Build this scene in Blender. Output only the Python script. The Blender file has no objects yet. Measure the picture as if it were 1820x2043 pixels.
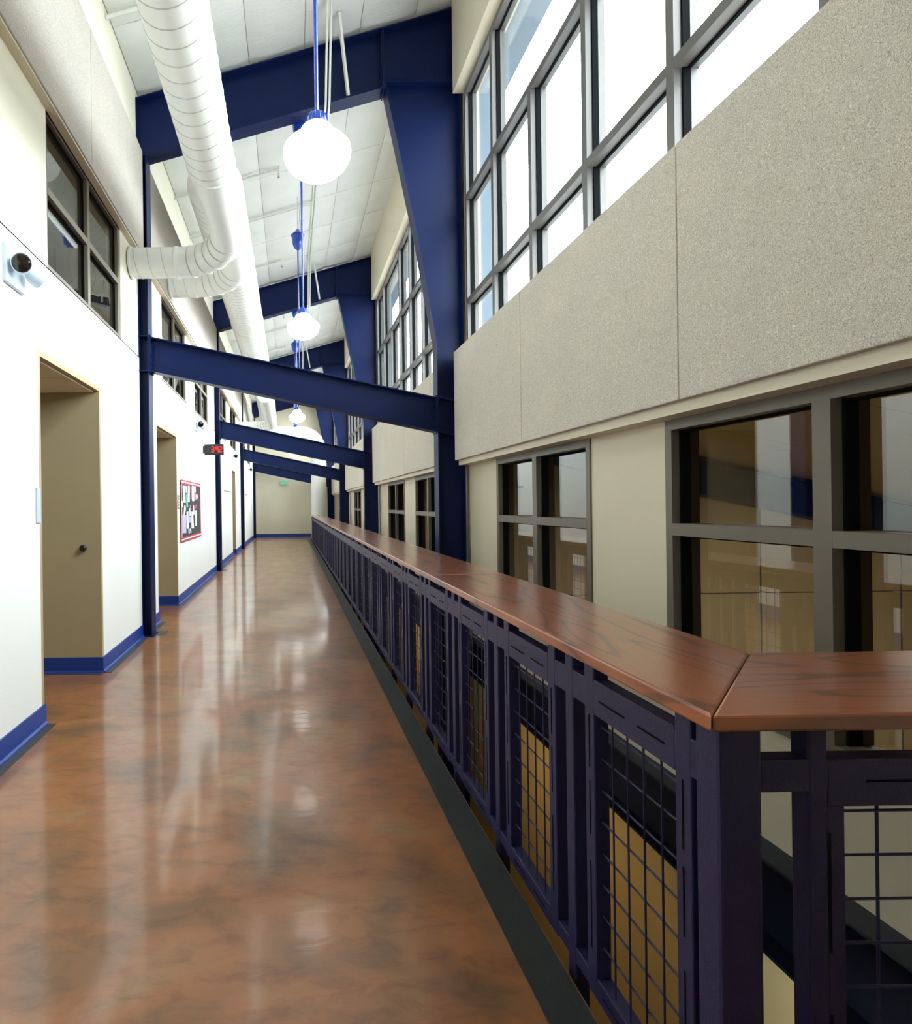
import bpy, math, random
from mathutils import Vector, Matrix
random.seed(7)
PI = math.pi
C = bpy.context.scene.collection
scene = bpy.context.scene

# ------------------------------------------------------------------ camera
cam_d = bpy.data.cameras.new('camera')
cam = bpy.data.objects.new('camera', cam_d); C.objects.link(cam)
cam.location = (0, 0, 1.5)
cam.rotation_euler = (PI/2, 0.013, 0)
cam_d.sensor_fit = 'HORIZONTAL'; cam_d.sensor_width = 36
cam_d.lens = 36*1165/1820
cam_d.shift_x = (910-580)/1820
cam_d.shift_y = -(1021.5-1008)/1820
cam_d.clip_start = .05; cam_d.clip_end = 300
scene.camera = cam

# ------------------------------------------------------------------ world / light / exposure
world = bpy.data.worlds.new('overcast_sky'); scene.world = world; world.use_nodes = True
wn = world.node_tree; wn.nodes.clear()
wo = wn.nodes.new('ShaderNodeOutputWorld'); wb = wn.nodes.new('ShaderNodeBackground')
tc = wn.nodes.new('ShaderNodeTexCoord'); sx = wn.nodes.new('ShaderNodeSeparateXYZ'); rp = wn.nodes.new('ShaderNodeValToRGB')
wn.links.new(tc.outputs['Generated'], sx.inputs[0]); wn.links.new(sx.outputs[2], rp.inputs[0])
rp.color_ramp.elements[0].position = 0; rp.color_ramp.elements[0].color = (.90, .935, .97, 1)
rp.color_ramp.elements[1].position = 1; rp.color_ramp.elements[1].color = (.965, .985, 1, 1)
wn.links.new(rp.outputs[0], wb.inputs[0]); wb.inputs[1].default_value = 18
wn.links.new(wb.outputs[0], wo.inputs[0])
vs = scene.view_settings
vs.view_transform = 'Standard'; vs.look = 'None'; vs.gamma = 1; vs.use_curve_mapping = False
vs.exposure = 0.0

def area(name, loc, rot, sx_, sy_, power, color=(1, 1, 1), portal=False):
    d = bpy.data.lights.new(name, 'AREA'); d.shape = 'RECTANGLE'; d.size = sx_; d.size_y = sy_
    d.energy = power; d.color = color
    if portal: d.cycles.is_portal = True
    o = bpy.data.objects.new(name, d); C.objects.link(o); o.location = loc; o.rotation_euler = rot
    return o
FY = [6.85, 13.6, 20.35, 27.1]          # the steel frames
BAY = [-3.0, .1] + FY
for k in range(1, 5):                   # daylight portals of the clerestory windows
    area('window_portal', (2.2, (BAY[k]+BAY[k+1])/2, 4.7), (0, PI/2, 0), 3.1, 6.6, 0, portal=True)
# warm fill lights added under the slab to light the lower wall
for y in (4.5, 9.5, 15.5, 21.5):
    area('lower_fill', (1.3, y, -.42), (0, -.5, 0), .5, 1.6, 5.5, (1, .80, .50))
area('lower_fill', (1.45, 1.9, -.42), (0, -.5, 0), .4, .9, 6, (1, .93, .76))
# fill lights added to brighten the rooms seen through the lower windows
area('room_fill', (4.8, 3.6, 1.7), (0, 0, 0), .6, 1.2, 210, (1, .9, .74))
area('room_fill', (4.8, 12.0, 1.7), (0, 0, 0), .6, 3, 210, (1, .9, .74))
area('room_fill', (4.8, 20.0, 1.7), (0, 0, 0), .6, 3, 210, (1, .9, .74))

# ------------------------------------------------------------------ materials
def mat(name, col=(.8, .8, .8), rough=.5, metal=0, spec=.5, coat=0, coat_r=.1, emit=None, es=0):
    m = bpy.data.materials.new(name); m.use_nodes = True
    b = m.node_tree.nodes['Principled BSDF']
    b.inputs['Base Color'].default_value = (*col, 1); b.inputs['Roughness'].default_value = rough
    b.inputs['Metallic'].default_value = metal; b.inputs['Specular IOR Level'].default_value = spec
    b.inputs['Coat Weight'].default_value = coat; b.inputs['Coat Roughness'].default_value = coat_r
    if emit: b.inputs['Emission Color'].default_value = (*emit, 1); b.inputs['Emission Strength'].default_value = es
    return m, m.node_tree, b
def noise(nt, scale, detail=3, vec=None, rough=.5, dist=0):
    n = nt.nodes.new('ShaderNodeTexNoise'); n.inputs['Scale'].default_value = scale; n.inputs['Detail'].default_value = detail
    n.inputs['Roughness'].default_value = rough; n.inputs['Distortion'].default_value = dist
    if vec: nt.links.new(vec, n.inputs['Vector'])
    return n
def coords(nt, sc=(1, 1, 1), rot=(0, 0, 0)):
    t = nt.nodes.new('ShaderNodeTexCoord'); m = nt.nodes.new('ShaderNodeMapping')
    m.inputs['Scale'].default_value = sc; m.inputs['Rotation'].default_value = rot
    g = nt.nodes.new('ShaderNodeNewGeometry')
    nt.links.new(g.outputs['Position'], m.inputs[0]); return m.outputs[0]
def ramp(nt, fac, stops):
    r = nt.nodes.new('ShaderNodeValToRGB'); e = r.color_ramp.elements
    while len(e) < len(stops): e.new(.5)
    for i, (p, c) in enumerate(stops): e[i].position = p; e[i].color = (*c, 1) if len(c) == 3 else c
    nt.links.new(fac, r.inputs[0]); return r
def bump(nt, b, h, strength, dist=.01):
    n = nt.nodes.new('ShaderNodeBump'); n.inputs['Strength'].default_value = strength; n.inputs['Distance'].default_value = dist
    nt.links.new(h, n.inputs['Height']); nt.links.new(n.outputs[0], b.inputs['Normal']); return n
def painted(name, col, rough=.6, var=.05, bs=.15, scale=60, spec=.4):
    m, nt, b = mat(name, col, rough, spec=spec)
    v = coords(nt); n = noise(nt, 1.3, 4, v)
    r = ramp(nt, n.outputs[0], [(.3, tuple(c*(1-var) for c in col)), (.7, tuple(min(1, c*(1+var)) for c in col))])
    nt.links.new(r.outputs[0], b.inputs['Base Color'])
    n2 = noise(nt, scale, 3, v); bump(nt, b, n2.outputs[0], bs, .004)
    return m
M = {}
M['white_wall'] = painted('white wall paint', (.87, .885, .86), .55, .02)
M['upper_wall'] = painted('upper wall paint', (.80, .76, .62), .6, .02)
M['cream'] = painted('cream wall paint', (.67, .585, .43), .55, .03)
M['header'] = painted('header paint', (.69, .615, .47), .55, .03)
M['end'] = painted('end wall paint', (.74, .68, .52), .6, .03)
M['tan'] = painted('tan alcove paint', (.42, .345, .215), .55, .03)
M['amber'] = painted('mustard wall paint', (.54, .35, .12), .6, .04)
M['yellow_cream'] = painted('pale yellow wall paint', (.60, .53, .30), .6, .03)
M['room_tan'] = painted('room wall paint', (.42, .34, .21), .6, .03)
M['room_tile'] = painted('room ceiling tile', (.55, .46, .31), .8, .03, .3, 160)
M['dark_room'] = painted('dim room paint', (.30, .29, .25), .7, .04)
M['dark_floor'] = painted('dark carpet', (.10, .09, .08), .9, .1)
M['white_tile'] = painted('alcove ceiling tile', (.7, .62, .5), .8, .02, .2, 160)
M['navy'] = painted('navy steel paint', (.0040, .0110, .058), .42, .12, .10, 90, .16)
M['navy_rail'] = painted('navy rail enamel', (.017, .0155, .060), .38, .12, .30, 260, .35)
M['beam_shade'] = painted('shaded navy beam paint', (.003, .005, .016), .5, .12, .10, 90, .15)  # navy of web and bottom flange darkened to hold the shade there
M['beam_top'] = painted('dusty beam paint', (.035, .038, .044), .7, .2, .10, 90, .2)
M['blue'] = painted('blue vinyl base', (.010, .045, .27), .38, .05, .05, 60, .5)
M['lamp_blue'] = painted('blue lamp enamel', (.008, .045, .34), .18, .04, .02, 40, .7)
M['strip'] = painted('slate floor border', (.055, .062, .066), .42, .25, .2, 120)
M['curb'] = painted('black slate curb', (.020, .023, .022), .5, .3, .4, 140)
M['duct'] = painted('white duct paint', (.83, .83, .80), .36, .02, .05, 30, .5)
M['seam'] = painted('shaded seam paint', (.55, .55, .53), .45, .02, .05, 30)  # duct seams greyed so the colour draws their shadow lines
M['pipe'] = painted('white pipe paint', (.78, .77, .72), .45, .03)
M['frame'] = painted('bronze window frame', (.145, .122, .092), .40, .04, .05, 90)
M['frame_hi'] = painted('grey window frame', (.125, .118, .112), .40, .04, .05, 90)
M['gasket'] = painted('black gasket', (.006, .007, .008), .9, .1, spec=.05)
M['eave'] = painted('exterior soffit paint', (.12, .155, .19), .7, .05)
M['ground'] = painted('pale concrete ground', (.20, .20, .19), .9, .1)
M['chrome'] = mat('chrome', (.65, .65, .66), .2, 1)[0]
M['black'] = painted('black plastic', (.014, .014, .014), .35, .1)
M['lens'] = painted('dark lamp lens', (.010, .006, .005), .12, .3, .2, 60, .5)
M['plastic'] = painted('white plastic', (.52, .60, .68), .4, .02)
M['paper'] = painted('white paper', (.88, .88, .90), .8, .02)
M['lav'] = painted('lavender paper', (.52, .50, .75), .8, .03)
M['teal'] = painted('teal paper', (.12, .62, .50), .8, .03)
M['red'] = painted('red paper', (.62, .04, .07), .7, .05)
M['pinkp'] = painted('rose paper', (.62, .16, .26), .8, .05)
M['board'] = painted('charcoal board cloth', (.055, .055, .062), .9, .1, .3, 200)
M['signgrey'] = painted('grey sign plastic', (.28, .28, .29), .5, .05)
M['led'] = mat('red led', (.3, 0, 0), .5, emit=(1, .015, .02), es=2.2)[0]
M['exit'] = mat('green exit face', (.05, .4, .16), .4, emit=(.10, .62, .30), es=.45)[0]
M['globe'] = mat('lit opal glass', (.95, .93, .88), .25, emit=(1, .965, .88), es=3.2)[0]

# ribbed / fluted fine ceiling vinyl
def ceiling_vinyl():
    m, nt, b = mat('white insulation vinyl', (.80, .81, .78), .55)
    v = coords(nt, (6, 60, 6)); n = noise(nt, 1, 4, v, .6, .6)
    v2 = coords(nt); n2 = noise(nt, 1.7, 3, v2)
    r = ramp(nt, n2.outputs[0], [(.3, (.74, .755, .73)), (.7, (.83, .84, .81))])
    nt.links.new(r.outputs[0], b.inputs['Base Color'])
    bump(nt, b, n.outputs[0], .35, .01); return m
M['vinyl'] = ceiling_vinyl()

def tectum(name, c1, c2, s=1.0):      # cement wood-fibre board
    m, nt, b = mat(name, c1, .9, spec=.15)
    v = coords(nt)
    n = noise(nt, 72*s, 3, v, .6, 4.5)
    big = noise(nt, 2.2, 4, v)
    r = ramp(nt, n.outputs[0], [(.32, tuple(c*.50 for c in c1)), (.47, c1), (.66, c2)])
    mx = nt.nodes.new('ShaderNodeMix'); mx.data_type = 'RGBA'; mx.blend_type = 'MULTIPLY'; mx.inputs[0].default_value = 1
    rb = ramp(nt, big.outputs[0], [(.3, (.93, .93, .94)), (.7, (1.0, .99, .96))])
    nt.links.new(r.outputs[0], mx.inputs[6]); nt.links.new(rb.outputs[0], mx.inputs[7])
    nt.links.new(mx.outputs[2], b.inputs['Base Color'])
    bump(nt, b, n.outputs[0], .8, .006); return m
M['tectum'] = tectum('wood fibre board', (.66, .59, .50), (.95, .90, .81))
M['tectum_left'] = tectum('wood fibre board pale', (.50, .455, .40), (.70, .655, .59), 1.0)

def concrete():
    m, nt, b = mat('stained polished concrete', (.3, .14, .06), .3, spec=.55, coat=.55, coat_r=.09)
    v = coords(nt, (1, 1.25, 1)); n = noise(nt, 1.7, 8, v, .60, .5)
    v2 = coords(nt, (3.2, 6.5, 1)); n2 = noise(nt, 1.6, 7, v2, .7, .6)
    r = ramp(nt, n.outputs[0], [(.30, (.150, .082, .040)), (.43, (.235, .105, .042)), (.55, (.33, .125, .045)), (.68, (.31, .185, .085))])
    r2 = ramp(nt, n2.outputs[0], [(.36, (.68, .66, .64)), (.54, (1, 1, 1)), (.72, (1.0, 1.0, 1.0)), (.80, (1.45, 1.35, 1.2))])
    mx = nt.nodes.new('ShaderNodeMix'); mx.data_type = 'RGBA'; mx.blend_type = 'MULTIPLY'; mx.inputs[0].default_value = .9
    nt.links.new(r.outputs[0], mx.inputs[6]); nt.links.new(r2.outputs[0], mx.inputs[7])
    nt.links.new(mx.outputs[2], b.inputs['Base Color'])
    v3 = coords(nt, (3, 1.1, 1)); n3 = noise(nt, 1.4, 4, v3)
    rr = ramp(nt, n3.outputs[0], [(.3, (.285,)*3), (.7, (.36,)*3)])
    nt.links.new(rr.outputs[0], b.inputs['Roughness'])
    v4 = coords(nt, (1.4, 4.5, 1)); n4 = noise(nt, 2.2, 3, v4, .5, .4)
    bp = bump(nt, b, n4.outputs[0], .045, .02); nt.links.new(bp.outputs[0], b.inputs['Coat Normal'])
    return m
M['concrete'] = concrete()

def oak(name, along):
    m, nt, b = mat(name, (.3, .08, .03), .34, coat=1.0, coat_r=.19)
    s = (5.2, .75, 5) if along == 'y' else (.75, 5.2, 5)
    v = coords(nt, s); n = noise(nt, 1.15, 1.5, v, .4, .35)
    mul = nt.nodes.new('ShaderNodeMath'); mul.operation = 'MULTIPLY'; mul.inputs[1].default_value = 40
    sn = nt.nodes.new('ShaderNodeMath'); sn.operation = 'SINE'
    nt.links.new(n.outputs[0], mul.inputs[0]); nt.links.new(mul.outputs[0], sn.inputs[0])
    fs = (150, 5, 20) if along == 'y' else (5, 150, 20)
    f = noise(nt, 1, 3, coords(nt, fs), .6)
    r = ramp(nt, sn.outputs[0], [(.0, (.36, .100, .031)), (.80, (.33, .088, .028)), (.97, (.17, .050, .020))])
    rf = ramp(nt, f.outputs[0], [(.34, (.70, .68, .66)), (.50, (1, 1, 1))])
    mx = nt.nodes.new('ShaderNodeMix'); mx.data_type = 'RGBA'; mx.blend_type = 'MULTIPLY'; mx.inputs[0].default_value = .8
    nt.links.new(r.outputs[0], mx.inputs[6]); nt.links.new(rf.outputs[0], mx.inputs[7])
    nt.links.new(mx.outputs[2], b.inputs['Base Color'])
    bump(nt, b, f.outputs[0], .12, .002); return m
M['oak_y'] = oak('stained oak lengthwise', 'y'); M['oak_x'] = oak('stained oak crosswise', 'x')

def glass(name, tint, refl):
    m = bpy.data.materials.new(name); m.use_nodes = True; nt = m.node_tree; nt.nodes.clear()
    out = nt.nodes.new('ShaderNodeOutputMaterial'); mix = nt.nodes.new('ShaderNodeMixShader')
    t = nt.nodes.new('ShaderNodeBsdfTransparent'); t.inputs[0].default_value = (*tint, 1)
    g = nt.nodes.new('ShaderNodeBsdfGlossy'); g.inputs['Roughness'].default_value = 0.0
    lw = nt.nodes.new('ShaderNodeLayerWeight'); lw.inputs[0].default_value = .5
    p = nt.nodes.new('ShaderNodeMath'); p.operation = 'POWER'; p.inputs[1].default_value = 4
    a = nt.nodes.new('ShaderNodeMath'); a.operation = 'MULTIPLY_ADD'; a.inputs[1].default_value = .9; a.inputs[2].default_value = refl
    nt.links.new(lw.outputs['Facing'], p.inputs[0]); nt.links.new(p.outputs[0], a.inputs[0])
    nt.links.new(a.outputs[0], mix.inputs[0]); nt.links.new(t.outputs[0], mix.inputs[1]); nt.links.new(g.outputs[0], mix.inputs[2])
    nt.links.new(mix.outputs[0], out.inputs[0]); return m
M['glass'] = glass('clear window glass', (.93, .97, .97), .03)
M['glass_low'] = glass('tinted window glass', (.72, .72, .68), .09)
M['glass_left'] = glass('room window glass', (.62, .64, .60), .06)

# ------------------------------------------------------------------ mesh builder
class MB:
    def __init__(s): s.v = []; s.f = []
    def add(s, vs_, fs):
        n = len(s.v); s.v += [tuple(p) for p in vs_]; s.f += [tuple(i+n for i in f) for f in fs]; return s
    def box(s, x0, y0, z0, x1, y1, z1):
        if x0 > x1: x0, x1 = x1, x0
        if y0 > y1: y0, y1 = y1, y0
        if z0 > z1: z0, z1 = z1, z0
        return s.add([(x0,y0,z0),(x1,y0,z0),(x1,y1,z0),(x0,y1,z0),(x0,y0,z1),(x1,y0,z1),(x1,y1,z1),(x0,y1,z1)],
                     [(0,3,2,1),(4,5,6,7),(0,1,5,4),(1,2,6,5),(2,3,7,6),(3,0,4,7)])
    def prism(s, poly, axis, a, b):      # poly in the plane across the axis, extruded from a to b
        def P(u, w, t): return {'x': (t, u, w), 'y': (u, t, w), 'z': (u, w, t)}[axis]
        n = len(poly)
        return s.add([P(u, w, a) for u, w in poly]+[P(u, w, b) for u, w in poly],
                     [tuple(range(n-1, -1, -1)), tuple(range(n, 2*n))]+[(i, (i+1) % n, n+(i+1) % n, n+i) for i in range(n)])
    def tube(s, pts, r, n=12, caps=True, closed=False):
        pts = [Vector(p) for p in pts]; rr = r if isinstance(r, (list, tuple)) else [r]*len(pts)
        rings = []; up = None; L = len(pts)
        for i, p in enumerate(pts):
            if closed: t = (pts[(i+1) % L]-pts[i-1]).normalized()
            elif i == 0: t = (pts[1]-p).normalized()
            elif i == L-1: t = (p-pts[-2]).normalized()
            else: t = ((p-pts[i-1]).normalized()+(pts[i+1]-p).normalized()).normalized()
            if up is None: up = Vector((0, 0, 1)) if abs(t.z) < .9 else Vector((1, 0, 0))
            a = (up-t*up.dot(t)).normalized(); up = a; b = t.cross(a)
            rings.append([p+(a*math.cos(2*PI*k/n)+b*math.sin(2*PI*k/n))*rr[i] for k in range(n)])
        fs = []
        for i in range(L if closed else L-1):
            j = (i+1) % L
            for k in range(n): fs.append((i*n+k, i*n+(k+1) % n, j*n+(k+1) % n, j*n+k))
        if caps and not closed: fs += [tuple(range(n-1, -1, -1)), tuple((L-1)*n+k for k in range(n))]
        return s.add([v for r_ in rings for v in r_], fs)
    def lathe(s, prof, mtx=None, n=24):  # prof: (radius, height) along local z
        mtx = mtx or Matrix(); vs_ = []; fs = []; L = len(prof)
        for r, z in prof:
            for k in range(n):
                a = 2*PI*k/n; vs_.append(mtx @ Vector((r*math.cos(a), r*math.sin(a), z)))
        for i in range(L-1):
            for k in range(n): fs.append((i*n+k, i*n+(k+1) % n, (i+1)*n+(k+1) % n, (i+1)*n+k))
        fs += [tuple(range(n-1, -1, -1)), tuple((L-1)*n+k for k in range(n))]
        return s.add(vs_, fs)
    def mesh(s, name, material, smooth=False, ang=35):
        me = bpy.data.meshes.new(name); me.from_pydata(s.v, [], s.f); me.materials.append(material)
        import bmesh
        bm = bmesh.new(); bm.from_mesh(me); bmesh.ops.recalc_face_normals(bm, faces=bm.faces); bm.to_mesh(me); bm.free()
        if smooth:
            me.shade_smooth(); me.set_sharp_from_angle(angle=math.radians(ang))
        return me
    def build(s, name, material, parent=None, smooth=False, bevel=0, ang=35, label=None):
        o = bpy.data.objects.new(name, s.mesh(name, material, smooth, ang)); C.objects.link(o)
        if parent:
            o.parent = parent; o.matrix_parent_inverse = parent_inv(parent)
        if bevel:
            b = o.modifiers.new('bevel', 'BEVEL'); b.width = bevel; b.segments = 2; b.limit_method = 'ANGLE'
        if label: o['label'] = label
        return o
def world_loc(o):
    v = Vector(o.location)
    if o.parent: v += o.matrix_parent_inverse.translation+world_loc(o.parent)
    return v
def parent_inv(p): return Matrix.Translation(-world_loc(p))
def tag(o, label=None, cat=None, group=None, kind=None):
    if label: o['label'] = label
    if cat: o['category'] = cat
    if group: o['group'] = group
    if kind: o['kind'] = kind
    return o
def thing(name, label, cat, loc=(0, 0, 0), group=None, kind=None):
    o = bpy.data.objects.new(name, None); o.empty_display_size = .1; C.objects.link(o); o.location = loc
    return tag(o, label, cat, group, kind)
def struct(o, label=None): return tag(o, label, None, None, 'structure')
def sempty(name, loc, label=None): return thing(name, label, None, loc, None, 'structure')
def linkcopy(me, name, parent, off=(0, 0, 0)):
    o = bpy.data.objects.new(name, me); C.objects.link(o); o.parent = parent
    o.location = off; o.matrix_parent_inverse = parent_inv(parent); return o
def holed(mb, axis_x0, axis_x1, y0, y1, z0, z1, holes):
    ys = sorted({y0, y1, *[h[0] for h in holes], *[h[1] for h in holes]}); zs = sorted({z0, z1, *[h[2] for h in holes], *[h[3] for h in holes]})
    ys = [y for y in ys if y0 <= y <= y1]; zs = [z for z in zs if z0 <= z <= z1]
    for a, b in zip(ys, ys[1:]):
        run = None
        for c, d in zip(zs, zs[1:]):
            hit = any(h[0] < (a+b)/2 < h[1] and h[2] < (c+d)/2 < h[3] for h in holes)
            if hit:
                if run: mb.box(axis_x0, a, run[0], axis_x1, b, run[1]); run = None
            else: run = (run[0], d) if run else (c, d)
        if run: mb.box(axis_x0, a, run[0], axis_x1, b, run[1])
    return mb

# ------------------------------------------------------------------ key dimensions
XL = -1.73; YB = -3.0; YE = 27.7; SEAM = 3.235
XR = 2.08; XP = 1.93
def cz(x): return 6.77+.27*x            # underside of the ceiling
RAIL_END = 25.4

# ------------------------------------------------------------------ floor
fl = sempty('floor', (0, 0, 0), 'polished orange-brown stained concrete floor of the walkway')
MB().prism([(-3.2, YB), (XR, YB), (XR, 1.19), (.865, 1.19), (.865, RAIL_END), (XR, RAIL_END), (XR, YE), (-3.2, YE)], 'z', -.35, 0).build('slab', M['concrete'], fl)
cb = MB().box(.722, 1.02, 0, .858, RAIL_END, .005).box(.858, 1.02, 0, XR, 1.17, .005)
cb.build('curb_strip', M['curb'], fl, label='black slate curb strip along the guard rail')
OPEN = [(4.06, 5.31), (7.61, 8.88), (17.38, 18.34), (21.3, 21.93)]
def solid_runs(y0, y1, holes):
    out = []; y = y0
    for a, b in holes:
        out.append((y, a)); y = b
    out.append((y, y1)); return out
for a, b in solid_runs(YB, YE, OPEN):
    MB().box(XL, a, 0, -1.648, b, .0035).build('border_strip', M['strip'], fl, label='dark slate border strip along the left wall')
for a, b in OPEN:
    MB().box(XL-1.1, b-.055, 0, XL, b, .0035).build('border_strip', M['strip'], fl)
for y in FY[:3]:
    MB().box(-1.648, y-.02, 0, -1.50, y+.20, .0035).build('border_strip', M['strip'], fl)

# ------------------------------------------------------------------ ceiling
cl = sempty('ceiling', (0, 0, 6.7), 'sloping white vinyl-faced insulated ceiling in rectangular panels')
MB().prism([(XL-.2, cz(XL-.2)+.045), (2.2, cz(2.2)+.045), (2.2, cz(2.2)+.25), (XL-.2, cz(XL-.2)+.25)], 'y', YB-.2, YE+.2).build('deck', M['seam'], cl)
def pillow(x0, x1, L, seed):
    rnd = random.Random(seed); nx, ny = 6, 8; vs_ = []; fs = []
    for j in range(ny+1):
        for i in range(nx+1):
            u = i/nx; w = j/ny; x = x0+.004+(x1-x0-.008)*u
            edge = min(u, 1-u, w, 1-w)
            z = cz(x)+.034-.034*min(1, edge*7)**.6+rnd.uniform(-.0025, .0025)
            vs_.append((x, .004+(L-.008)*w, z))
    for j in range(ny):
        for i in range(nx):
            a = j*(nx+1)+i; fs.append((a, a+1, a+nx+2, a+nx+1))
    n = len(vs_)                        # rim up to the deck
    vs_ += [(x, y, cz(x)+.05) for x, y, z in vs_[:n]]
    per = [i for i in range(nx+1)]+[j*(nx+1)+nx for j in range(1, ny+1)]+[ny*(nx+1)+i for i in range(nx-1, -1, -1)]+[j*(nx+1) for j in range(ny-1, 0, -1)]
    for a, b in zip(per, per[1:]+per[:1]): fs.append((a, b, b+n, a+n))
    me = MB().add(vs_, fs).mesh('ceiling_panel', M['vinyl'], True, 50); return me
cx = [-1.73, -1.07, -.42, .23, .88, 1.53, 2.04]
PITCH = 1.125
for i in range(6):
    vars_ = [pillow(cx[i], cx[i+1], PITCH, 10*i+s) for s in range(3)]
    for j in range(-9, 19):
        y = 7.01+PITCH*j
        if y+PITCH > YE+.6: continue
        linkcopy(vars_[(j*7+i) % 3], 'ceiling_panel', cl, (0, y, 0))

# ------------------------------------------------------------------ left wall
NTH = ['first', 'second', 'third', 'fourth', 'fifth', 'sixth', 'seventh', 'eighth']
wl = sempty('wall_left', (XL, 0, 0), 'tall white left wall with recessed openings and clerestory windows')
LW = [(.3, 2.15), (4.22, 6.06), (8.0, 9.84), (10.72, 12.46), (14.4, 16.0), (17.05, 18.8), (21.1, 22.8), (23.7, 25.4)]
WZ0, WZ1 = SEAM, 4.42
holed(MB(), XL-.15, XL, YB, YE, -.3, SEAM-.008, [(a-.04, b+.04, -.4, 2.60) for a, b in OPEN]).build('lower_wall', M['white_wall'], wl)
holed(MB(), XL-.15, XL-.006, YB, YE, SEAM-.008, 6.36, [(a, b, WZ0, WZ1) for a, b in LW]).build('upper_wall', M['upper_wall'], wl)
MB().box(XL-.004, YB, SEAM-.008, XL+.0012, YE, SEAM+.001).build('wall_joint', M['gasket'], wl, label='thin grey horizontal joint in the wall')
# wood-fibre boards above the clerestory
py = [-3.0, -.97, .97, 2.95, 4.98, 6.73]
py = py+[FY[0]+.12]+[FY[0]+.12+(6.51)*k/3.5 for k in (.5, 1.5, 2.5, 3.5)]
py = py+[FY[1]+.12]+[FY[1]+.12+(6.51)*k/3.5 for k in (.5, 1.5, 2.5, 3.5)]
py = py+[FY[2]+.12]+[FY[2]+.12+(6.51)*k/3.5 for k in (.5, 1.5, 2.5, 3.5)]
def boards(x0, x1, z0, z1, material, parent, ys, skip=.26, top_slope=0):
    for a, b in zip(ys, ys[1:]):
        if b-a < skip: continue
        MB().box(x0, a+.003, z0, x1, b-.003, z1).build('acoustic_board', material, parent, bevel=.005)
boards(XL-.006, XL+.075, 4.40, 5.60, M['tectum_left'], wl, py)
MB().box(XL-.006, YB, 4.385, XL+.06, YE, 4.40).build('board_ledge', M['header'], wl)
# alcoves
an = 0
for a, b in OPEN:
    an += 1; W = XL-1.15
    al = sempty('trim_%d' % an, (XL, a, 0), 'tan lined recess in the left wall, '+NTH[an-1]+' from the camera')
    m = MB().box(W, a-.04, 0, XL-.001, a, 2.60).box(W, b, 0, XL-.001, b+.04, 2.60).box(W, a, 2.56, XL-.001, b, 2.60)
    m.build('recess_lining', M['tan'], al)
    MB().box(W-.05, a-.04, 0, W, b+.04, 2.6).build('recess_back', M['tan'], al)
    for k in range(2):
        for q in range(2):
            x0 = W+.02+k*.55; y0 = a+.02+q*(b-a-.04)/2
            MB().box(x0, y0, 2.545, x0+.535, y0+(b-a-.04)/2-.012, 2.5602).build('ceiling_tile', M['white_tile'], al)
    dn = sempty('door_%d' % an, (W+.03, (a+b)/2, 0), 'plain tan door at the back of the '+NTH[an-1]+' recess from the camera')
    w = min(.46, (b-a)/2-.08); c = (a+b)/2
    MB().box(W, c-w, .005, W+.035, c+w, 2.1).build('door_leaf', M['room_tan'], dn)
    MB().box(W, c-w-.05, 0, W+.05, c-w, 2.15).box(W, c+w, 0, W+.05, c+w+.05, 2.15).box(W, c-w-.05, 2.1, W+.05, c+w+.05, 2.15).build('door_frame', M['navy'], dn)
    MB().lathe([(.012, 0), (.012, .04), (.028, .05), (.028, .07), (.01, .075)], Matrix.Translation((W+.035, c+w-.07, 1.0)) @ Matrix.Rotation(PI/2, 4, 'Y'), 14).build('door_knob', M['chrome'], dn, True)
    # blue base inside
    for (yy, sgn) in ((a, 1), (b, -1)):
        MB().prism([(yy, 0), (yy+sgn*.028, 0), (yy+sgn*.024, .012), (yy+sgn*.012, .024), (yy+sgn*.010, .14), (yy, .142)], 'x', W+.06, XL+.009).build('recess_base', M['blue'], al)
# blue base along the wall
bn = sempty('baseboard_left', (XL, 0, 0), 'glossy blue vinyl base along the left wall')
def runs_minus(runs, cuts):
    out = []
    for a, b in runs:
        y = a
        for c in cuts:
            if y < c-.11 and c+.11 < b: out.append((y, c-.11)); y = c+.11
        out.append((y, b))
    return out
for a, b in runs_minus(solid_runs(YB, YE, OPEN), FY[:3]):
    MB().prism([(XL, 0), (XL+.028, 0), (XL+.024, .012), (XL+.012, .024), (XL+.010, .14), (XL, .142)], 'y', a, b).build('base_length', M['blue'], bn)

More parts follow.
